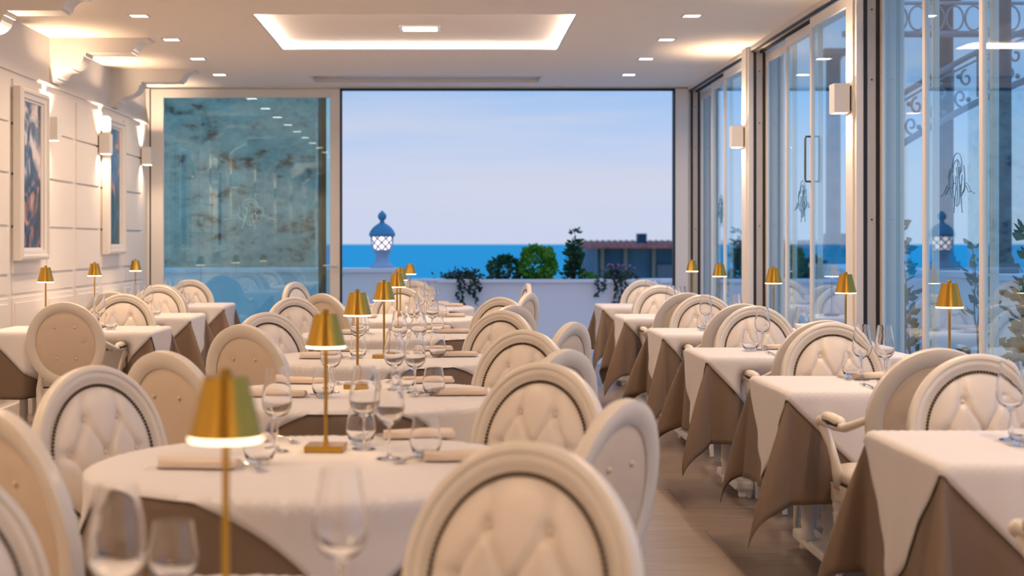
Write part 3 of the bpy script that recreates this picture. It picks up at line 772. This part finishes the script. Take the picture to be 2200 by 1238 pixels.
m.prism([(-.008, 0), (.006, -.005), (.009, .03), (.009, .08), (.004, .10), (-.008, .11)], 'z', .003, .0048)
kn = m.build('table_knife', 'steel', None)

seen = {}
def item(proto, x, y, rz, label, cat, group, z=None): inst(proto, (x, y, ZT if z is None else z), rz, label, cat, group)
def set2(cx, cy, side, tname, gl):
    """one place setting at a small table; side +1 beyond, -1 on the camera's side"""
    far = 'far' if side > 0 else 'near'
    y = cy+side*.20
    item(nk[0], cx-.02, y, .12*side, 'folded beige napkin at the %s side of the %s' % (far, tname), 'napkin', 'napkins on the %s tables' % gl)
    item(fk, cx-.17, y-.01*side, 0 if side < 0 else PI, 'fork left of the napkin at the %s side of the %s' % (far, tname), 'fork', 'forks on the %s tables' % gl)
    item(kn, cx+.12, y, 0 if side < 0 else PI, 'knife at the %s side of the %s' % (far, tname), 'knife', 'knives on the %s tables' % gl)
for i, (x, y) in enumerate(RT):
    tn = '%s window table' % RN[i]
    for s in (1, -1) if i < 4 else (1,): set2(x-.02 if i else x+.12, y, s, tn, 'window')
wr = [ # table, px, y, kind
 (0, 2172, 4.62, 'w', 'left'), (0, 2200, 4.50, 't', 'left'),
 (1, 1852, 6.66, 'w', 'left'), (1, 1901, 6.60, 'w', 'right'), (1, 1831, 6.78, 't', 'far'), (1, 1925, 6.40, 't', 'near'),
 (2, 1638, 8.52, 'w', 'left'), (2, 1612, 8.45, 't', 'near'), (2, 1722, 8.55, 'w', 'right'),
 (3, 1516, 10.55, 'w', 'left'), (3, 1511, 10.42, 't', 'near'), (3, 1583, 10.55, 'w', 'right'),
 (4, 1441, 12.70, 'w', 'left'), (4, 1466, 12.60, 'w', 'right'), (5, 1394, 14.9, 'w', 'left'), (5, 1413, 14.85, 'w', 'right')]
for t, px, y, k, s in wr:
    if k == 'w': item(wg, W(px, y), y, 0, 'clear wine glass on the %s window table, %s one' % (RN[t], s), 'wine glass', 'wine glasses on the window tables')
    else: item(tb, W(px, y), y, 0, 'clear stemless tumbler on the %s window table, %s one' % (RN[t], s), 'tumbler', 'tumblers on the window tables')
for t, px, y, k, s in [(0, 192, 10.75, 'w', 'left'), (0, 214, 10.72, 'w', 'right'), (0, 238, 10.55, 't', ''), (1, 290, 12.85, 'w', 'left'), (1, 318, 12.8, 'w', 'right'), (1, 335, 12.62, 't', ''), (2, 360, 15.0, 'w', 'left'), (2, 385, 15.0, 'w', 'right'), (2, 398, 14.8, 't', '')]:
    if k == 'w': item(wg, W(px, y), y, 0, 'clear wine glass on the %s left-wall table, %s of two' % (LN[t], s), 'wine glass', 'wine glasses on the left-wall tables')
    else: item(tb, W(px, y), y, 0, 'clear stemless tumbler on the %s left-wall table' % LN[t], 'tumbler', 'tumblers on the left-wall tables')
for i, (x, y) in enumerate(LT):
    set2(x+.05, y, 1, '%s left-wall table' % LN[i], 'left-wall')
# round tables: (dx, dy) from the table centre
RTs = {
 0: [('w', -.125, .07, 'left'), ('t', -.12, .50, 'left'), ('w', .19, .24, 'right')],
 1: [('w', .195, .05, 'right'), ('w', .115, .25, 'far'), ('t', .10, .36, 'far'), ('t', .295, .09, 'right'), ('t', -.15, -.04, 'left'), ('w', -.13, .20, 'left')],
 2: [('w', .225, .04, 'right'), ('t', .30, -.07, 'right'), ('w', .14, .12, 'middle'), ('t', .18, .20, 'far'), ('t', -.125, -.13, 'left'), ('w', -.11, .05, 'left')],
 3: [('w', .10, .0, 'left'), ('w', .20, .10, 'right'), ('t', .30, -.02, 'right'), ('t', -.11, -.08, 'left'), ('w', -.12, .12, 'far left')],
 4: [('w', .14, -.02, 'left'), ('w', .26, .04, 'right'), ('t', .29, .2, 'far'), ('t', -.20, .03, 'left'), ('w', -.2, .2, 'far left')],
 5: [('w', .15, 0, 'left'), ('w', .25, .05, 'right'), ('t', .32, -.1, 'right')],
 6: [('w', .18, 0, 'left'), ('w', .25, .1, 'right'), ('w', .02, .1, 'middle')],
}
for t, ls in RTs.items():
    cx, cy = CTB[t]
    for k, dx, dy, s in ls:
        if k == 'w': item(wg, cx+dx, cy+dy, 0, 'clear wine glass on the %s round table, %s one' % (CN[t], s), 'wine glass', 'wine glasses on the round tables')
        else: item(tb, cx+dx, cy+dy, 0, 'clear stemless tumbler on the %s round table, %s one' % (CN[t], s), 'tumbler', 'tumblers on the round tables')
    if t == 0: continue
    for q, (dx, dy, rz, s) in enumerate([(.40, .02 if t != 2 else -.06, .05, 'right'), (-.30, -.12, -.1, 'left'), (.27, .46, .1, 'far right'), (-.27, .44, -.1, 'far left')]):
        if t == 1 and s == 'far right': dx, dy = .27, .50
        if t in (4, 5, 6) and s == 'far left': continue
        item(nk[q % 2], cx+dx, cy+dy, rz, 'folded beige napkin at the %s setting of the %s round table' % (s, CN[t]), 'napkin', 'napkins on the round tables')
        if t < 5:
            sg = -1 if dx > 0 else 1
            item(fk, cx+dx+sg*.135, cy+dy, .55*sg+PI, 'fork beside the %s napkin on the %s round table' % (s, CN[t]), 'fork', 'forks on the round tables')

# ================================================================= TERRACE
struct(MB().box(-9, 9, YB+.15, 19.4, -.2, -.02).build('terrace_floor', 'terrace_tile'))
struct(MB().box(3.0, 9, -8, YB+.15, -.2, -.021).build('terrace_side_floor', 'terrace_tile'))
m = MB(); m.box(-9, -.70, 19.4, 19.95, -.2, .98); m.bbox(-9, -.68, 19.36, 19.99, .975, 1.03, .01)
m.box(-.70, 5.9, 19.4, 19.46, -.2, .86); m.box(-.70, 5.9, 19.86, 19.92, -.2, .86); m.box(-.70, 5.9, 19.46, 19.86, -.2, .80)
m.bbox(-.68, 5.9, 19.36, 19.47, .845, .89, .008); m.bbox(-.68, 5.9, 19.85, 19.96, .845, .89, .008)
struct(m.build('terrace_parapet', 'outdoor_white'))
m = MB(); m.box(5.3, 5.65, 2, 22.5, -.2, 1.0); m.bbox(5.26, 5.69, 2, 22.5, .99, 1.05, .01)
struct(m.build('terrace_side_parapet', 'outdoor_white'))
struct(MB().box(-.68, 5.9, 19.47, 19.85, .80, .83).build('planter_soil', 'twig'))
# stone wall beyond the parapet on the left
struct(MB().box(-12, -1.78, 20.4, 21.4, -.2, 6).build('stone_wall', 'mottled_stone'))
# columns and ironwork
for i, (px, y) in enumerate([(1787, 21.9), (2027, 17.0), (2150, 15.25)]):
    e = empty('stone_column', (5.475, y, 1.05)); tag(e, 'dark stone column on the side parapet, %s' % ['farthest of three', 'middle of three', 'nearest of three'][i], 'column')
    MB().bbox(-.14, .14, -.14, .14, 0, .10, .01).build('plinth', 'stone_column', e)
    MB().lathe([(.125, .10), (.13, .13), (.11, .17), (.105, .2), (.10, 2.9), (.12, 2.93), (.12, 2.96)], 28).build('shaft', 'stone_column', e, smooth='auto')
    MB().bbox(-.15, .15, -.15, .15, 2.96, 3.06, .01).build('capital', 'stone_column', e)
e = empty('pergola_frieze', (4.6, 16.0, 0)); tag(e, 'wrought iron arch of scrolls between two rails outside the windows', 'ironwork')
def arch(t, off): # t 0..1
    x = -.4+3.6*t; z = 2.02+1.45*math.sin(min(1, t*.95)*PI/2)**.9+off; return (x, 0, z)
m = MB(); m.tube([arch(t/24, 0) for t in range(25)], .035, 8); m.tube([arch(t/24, .52) for t in range(25)], .03, 8); m.tube([arch(t/24, .44) for t in range(25)], .012, 6)
m.build('rail', 'iron_white', e, smooth=True)
m = MB()
for k in range(14):
    t = (k+.5)/14; x, _, z = arch(t, .22)
    for sg in (-1, 1):
        sp_ = spiral(0, 0, .085, .02, PI/2*sg, 1.1*sg, 18)
        m.tube([(x+sg*.03+p*.8, 0, z+q*1.1+sg*.10) for p, q in sp_], .013, 6)
        m.sphere((x+sg*.05, 0, z-sg*.12), .028, 8, 6)
    m.tube([(x-.11, 0, arch(t, 0)[2]), (x-.11, 0, arch(t, .5)[2])], .012, 6)
m.build('scrollwork', 'iron_white', e, smooth=True)
e = empty('balcony_railing', (4.5, 16.4, 3.58)); tag(e, 'straight iron band of rings high outside the nearest windows', 'ironwork')
m = MB(); m.tube([(-.3, 0, 0), (1.8, 0, .0)], .035, 8); m.tube([(-.3, 0, .33), (1.8, 0, .33)], .02, 8)
m.build('rail', 'iron_white', e)
m = MB()
for k in range(9): m.tube([(-.1+.2*k+.09*math.cos(a*PI/9), 0, .17+.13*math.sin(a*PI/9)) for a in range(18)], .011, 6, closed=True)
m.build('ring_band', 'iron_white', e, smooth=True)

# lantern on the parapet
ln = empty('garden_lantern', (W(821, 19.65), 19.65, 1.03)); tag(ln, 'lit urn-shaped lantern with a lattice body standing on the parapet', 'lantern')
MB().lathe([(.155, 0), (.155, .025), (.13, .04), (.10, .07), (.082, .12), (.085, .17), (.105, .20), (.115, .215), (.12, .225)], 36).build('pedestal', 'lantern_blue_white', ln, smooth='auto')
MB().lathe([(.10, .225), (.128, .40), (.10, .40)], 32).build('glowing_core', 'glow_lantern', ln, smooth=True)
m = MB(); nl = 8
for k in range(nl):
    for sg in (-1, 1):
        pts = []
        for i in range(13):
            t = i/12; a = 2*PI*k/nl+sg*t*PI/2.2; r = .118+.028*t; pts.append((r*math.cos(a), r*math.sin(a), .222+.185*t))
        m.tube(pts, .0095, 6)
m.lathe([(.112, .215), (.124, .215), (.124, .232), (.112, .232)], 36, close=True)
m.build('lattice', 'lantern_blue_white', ln, smooth='auto')
MB().lathe([(.14, .40), (.158, .405), (.172, .425), (.165, .44), (.150, .475), (.115, .52), (.070, .555), (.035, .575), (.026, .60), (.030, .61), (.050, .63), (.057, .66), (.048, .69), (.022, .715), (.010, .73), (0, .732)], 36).build('domed_lid', 'lantern_lid', ln, smooth='auto') if False else None
mat('lantern_lid', (.05, .26, .44), .5)
MB().lathe([(.14, .40), (.158, .405), (.172, .425), (.165, .44), (.150, .475), (.115, .52), (.070, .555), (.035, .575), (.026, .60), (.030, .61), (.050, .63), (.057, .66), (.048, .69), (.022, .715), (.010, .73), (0, .732)], 36).build('domed_lid', 'lantern_lid', ln, smooth='auto')

# ---------------------------------------------------------------- plants
def leaf(m, p, d, l, wd, r):
    d = d.normalized(); u = d.cross(Vector((r.uniform(-1,1), r.uniform(-1,1), r.uniform(-.3,1)))).normalized(); nrm = d.cross(u)
    b = p; q = p+d*l
    vs = [b, p+d*l*.35+u*wd+nrm*wd*.2, p+d*l*.75+u*wd*.6, q, p+d*l*.75-u*wd*.6, p+d*l*.35-u*wd+nrm*wd*.2, p+d*l*.5-nrm*wd*.15]
    m.add([x[:] for x in vs], [(0,1,6),(1,2,6),(2,3,6),(3,4,6),(4,5,6),(5,0,6)])
def bush(name, loc, rx, rz, n, ll, lw, mtl, label, seed, h=None):
    r = random.Random(seed); e = empty(name, loc); tag(e, label, 'plant'); f = MB(); s = MB()
    zc = rz
    for i in range(n):
        a = r.uniform(0, 2*PI); c = r.uniform(-.85, 1); rr = r.uniform(.55, 1)**.5*(1+.12*math.sin(3*a+seed)+.08*math.sin(7*c+seed)); si = math.sqrt(1-min(1, c*c))
        d = Vector((si*math.cos(a)*rx, si*math.sin(a)*rx*.8, c*rz)); p = Vector((0, 0, zc))+d*rr
        leaf(f, p, d.normalized()+Vector((r.uniform(-.7,.7), r.uniform(-.7,.7), r.uniform(-.2,.9))), ll*r.uniform(.7, 1.2), lw, r)
    for i in range(9):
        a = r.uniform(0, 2*PI); c = r.uniform(.1, .9); s.tube([(0, 0, 0), (rx*.3*math.cos(a), rx*.3*math.sin(a), zc*.6), (rx*.8*math.cos(a)*(1-c*.6), rx*.7*math.sin(a)*(1-c*.6), zc*(1+c*.8))], [.012, .008, .003], 5)
    f.build('foliage', mtl, e, fixn=False); s.build('stem', 'twig', e)
def shrub(name, loc, h, spread, n, ll, lw, mtl, label, seed, trunks=3):
    r = random.Random(seed); e = empty(name, loc); tag(e, label, 'plant'); f = MB(); s = MB()
    for t in range(trunks):
        a = r.uniform(0, 6.3); hh = h*(1 if t == 0 else r.uniform(.55, .9)); pts = []
        for i in range(9):
            q = i/8; pts.append(Vector((spread*.45*q*math.cos(a)+.02*math.sin(q*9+t), spread*.45*q*math.sin(a), hh*q)))
        s.tube([p[:] for p in pts], [.009-.0007*i for i in range(9)], 5)
        for i in range(n//trunks):
            q = r.uniform(.03, 1)**.9; p = pts[min(7, int(q*8))].lerp(pts[min(8, int(q*8)+1)], q*8-int(q*8)); b = r.uniform(0, 6.3)
            off = r.uniform(0, spread)*(1.05-q*.8); d = Vector((math.cos(b), math.sin(b), r.uniform(.1, 1.1)))
            leaf(f, p+d.normalized()*off*.8, d, ll*r.uniform(.7, 1.2), lw, r)
    f.build('foliage', mtl, e, fixn=False); s.build('stem', 'twig', e)
def trailing(loc, wd, n, drops, label, seed, flowers=0):
    r = random.Random(seed); e = empty('trailing_plant', loc); tag(e, label, 'plant'); f = MB(); s = MB(); fl = MB()
    for i in range(n):
        p = Vector((r.gauss(0, wd*.42), r.uniform(-.22, .12), r.uniform(.01, .12)*(1.2-abs(r.random()))))
        leaf(f, p, Vector((r.uniform(-1,1), r.uniform(-1,.6), r.uniform(-.2,1))), .055, .016, r)
    for x, ln_ in drops:
        pts = [Vector((x*.6, .05, .04)), Vector((x*.9, -.20, .04)), Vector((x, -.265, -.01))]+[Vector((x+.02*math.sin(k*1.3+x*9), -.275, -.03-ln_*k/6)) for k in range(1, 7)]
        s.tube([p[:] for p in pts], .004, 5)
        for k in range(int(ln_*150)+14):
            q = r.uniform(1, 8); p = pts[int(q)].lerp(pts[min(8, int(q)+1)], q-int(q)); leaf(f, p, Vector((r.uniform(-1,1), r.uniform(-1,0), r.uniform(-1,.5))), .045, .015, r)
    for x in range(flowers):
        p = (r.gauss(0, wd*.35), r.uniform(-.06, .08), r.uniform(.07, .20)); MB().sphere(p, .017, 7, 5).build('blossom', 'flower_purple', e); s.tube([(p[0]*.8, p[1], 0), p], .003, 4)
    f.build('foliage', 'leaf_trail', e, fixn=False); s.build('stem', 'twig', e)
PZ = .83; PY = 19.66
bush('round_bush', (W(1154, PY), PY, PZ), .225, .235, 1900, .05, .017, 'leaf_bright', 'round bright green bush growing in the parapet planter', 3)
bush('low_bush', (W(1086, PY), PY, PZ), .19, .17, 500, .07, .02, 'leaf_dark', 'low dark green bush in the planter, left of the round bush', 5)
shrub('upright_shrub', (W(1232, PY), PY, PZ), .68, .17, 330, .085, .024, 'leaf_dark', 'tall upright leafy shrub in the parapet planter', 8, 4)
bush('low_herb', (W(1262, PY), PY, PZ), .10, .06, 120, .05, .017, 'leaf_bright', 'small low green plant at the foot of the upright shrub', 15)
trailing((W(995, 19.6), 19.6, .88), .27, 330, [(-.06, .22), (.0, .34), (.08, .15), (.15, .28), (.2, .1)], 'dark trailing plant spilling over the parapet, left of the bushes', 21)
trailing((W(1330, 19.6), 19.6, .88), .26, 300, [(-.30, .18), (-.22, .1), (-.08, .35), (-.02, .42), (.05, .2)], 'trailing plant with purple flowers spilling over the parapet', 22, 26)
for i, (x, y, h, lab) in enumerate([(3.75, 12.5, 1.60, 'leafy potted shrub outside, left pane of the nearest window bay'), (3.9, 11.2, 1.35, 'thin leafy potted shrub outside, middle pane of the nearest window bay'), (3.75, 9.9, 1.45, 'dense leafy potted shrub outside at the right edge of the photo')]):
    e_ = empty('planter_pot', (x, y, -.02)); tag(e_, 'pale round pot holding the shrub, %s from the back' % ['first', 'second', 'third'][i], 'pot', 'pots beside the windows')
    MB().lathe([(.11, 0), (.13, .02), (.17, .30), (.185, .31), (.185, .34), (.165, .34), (.15, .28), (0, .28)], 28).build('pot_body', 'outdoor_white', e_, smooth='auto')
    MB().lathe([(0, .281), (.148, .281), (.148, .295), (0, .30)], 20).build('soil', 'twig', e_)
    shrub('potted_shrub', (x, y, .27), h-.3, .22, [150, 80, 220][i], .10, .028, 'leaf_dark', lab, 40+i, 3)

# ================================================================= SEA AND TOWN
s_ = MB().add([(-6000, 60, -14), (9000, 60, -14), (9000, 16000, -14), (-6000, 16000, -14)], [(0, 1, 2, 3)]).build('sea', 'sea_water'); struct(s_)
# pavilion with a tiled roof
e = empty('seaside_building', (9.4, 60, -5)); tag(e, 'long low seaside building with a red tiled roof and dark glass front', 'building')
MB().box(-3.6, 8, 0, 8, 0, 6.2).build('wall', 'building_teal', e)
m = MB(); m.add([(-4.3, -.7, 6.22), (8.5, -.7, 6.22), (8.5, 4, 6.42), (-4.3, 4, 6.42)], [(0, 1, 2, 3)]); m.box(-4.3, 8.5, -.7, -.6, 6.14, 6.22)
for k in range(52): m.tube([(-4.25+.245*k, -.75, 6.23), (-4.25+.245*k, 3.9, 6.42)], .06, 6)
m.build('tiled_roof', 'roof_tile', e)
m = MB()
for x in (-3.5, -2.6, -1.5, .2, 1.9, 2.9, 4.6): m.box(x, x+.14, -.2, -.05, 0, 6.14)
m.box(1.9, 3.0, -.2, -.05, 4.7, 4.82)
m.build('window_frame', 'building_frame', e)
for q in ((-3.4, -2.7, 3.2, 5.4), (-1.3, -.2, 3.0, 5.5), (.4, 1.2, 3.4, 5.0)):
    MB().box(q[0], q[1], -.12, -.02, q[2], q[3]).build('wall_panel', 'building_wall', e)
for x, z, wd in ((-1.9, 6.5, .35), (5.6, 6.5, 1.3)):
    MB().box(x, x+wd, 1, 1.6, z-.25, z+.22).build('chimney', 'building_teal', e)
# low roofs just over the parapet
e = empty('beach_jetty', (-3.0, 190, -13.4)); tag(e, 'dark beach platform on posts in the water, far left', 'jetty')
MB().box(-9, 4, 0, 6, 3.2, 3.8).build('deck', 'building_teal', e); 
for x in (-8, -3, 2): MB().box(x, x+.6, 0, .6, -1, 3.2).build('post', 'building_teal', e)
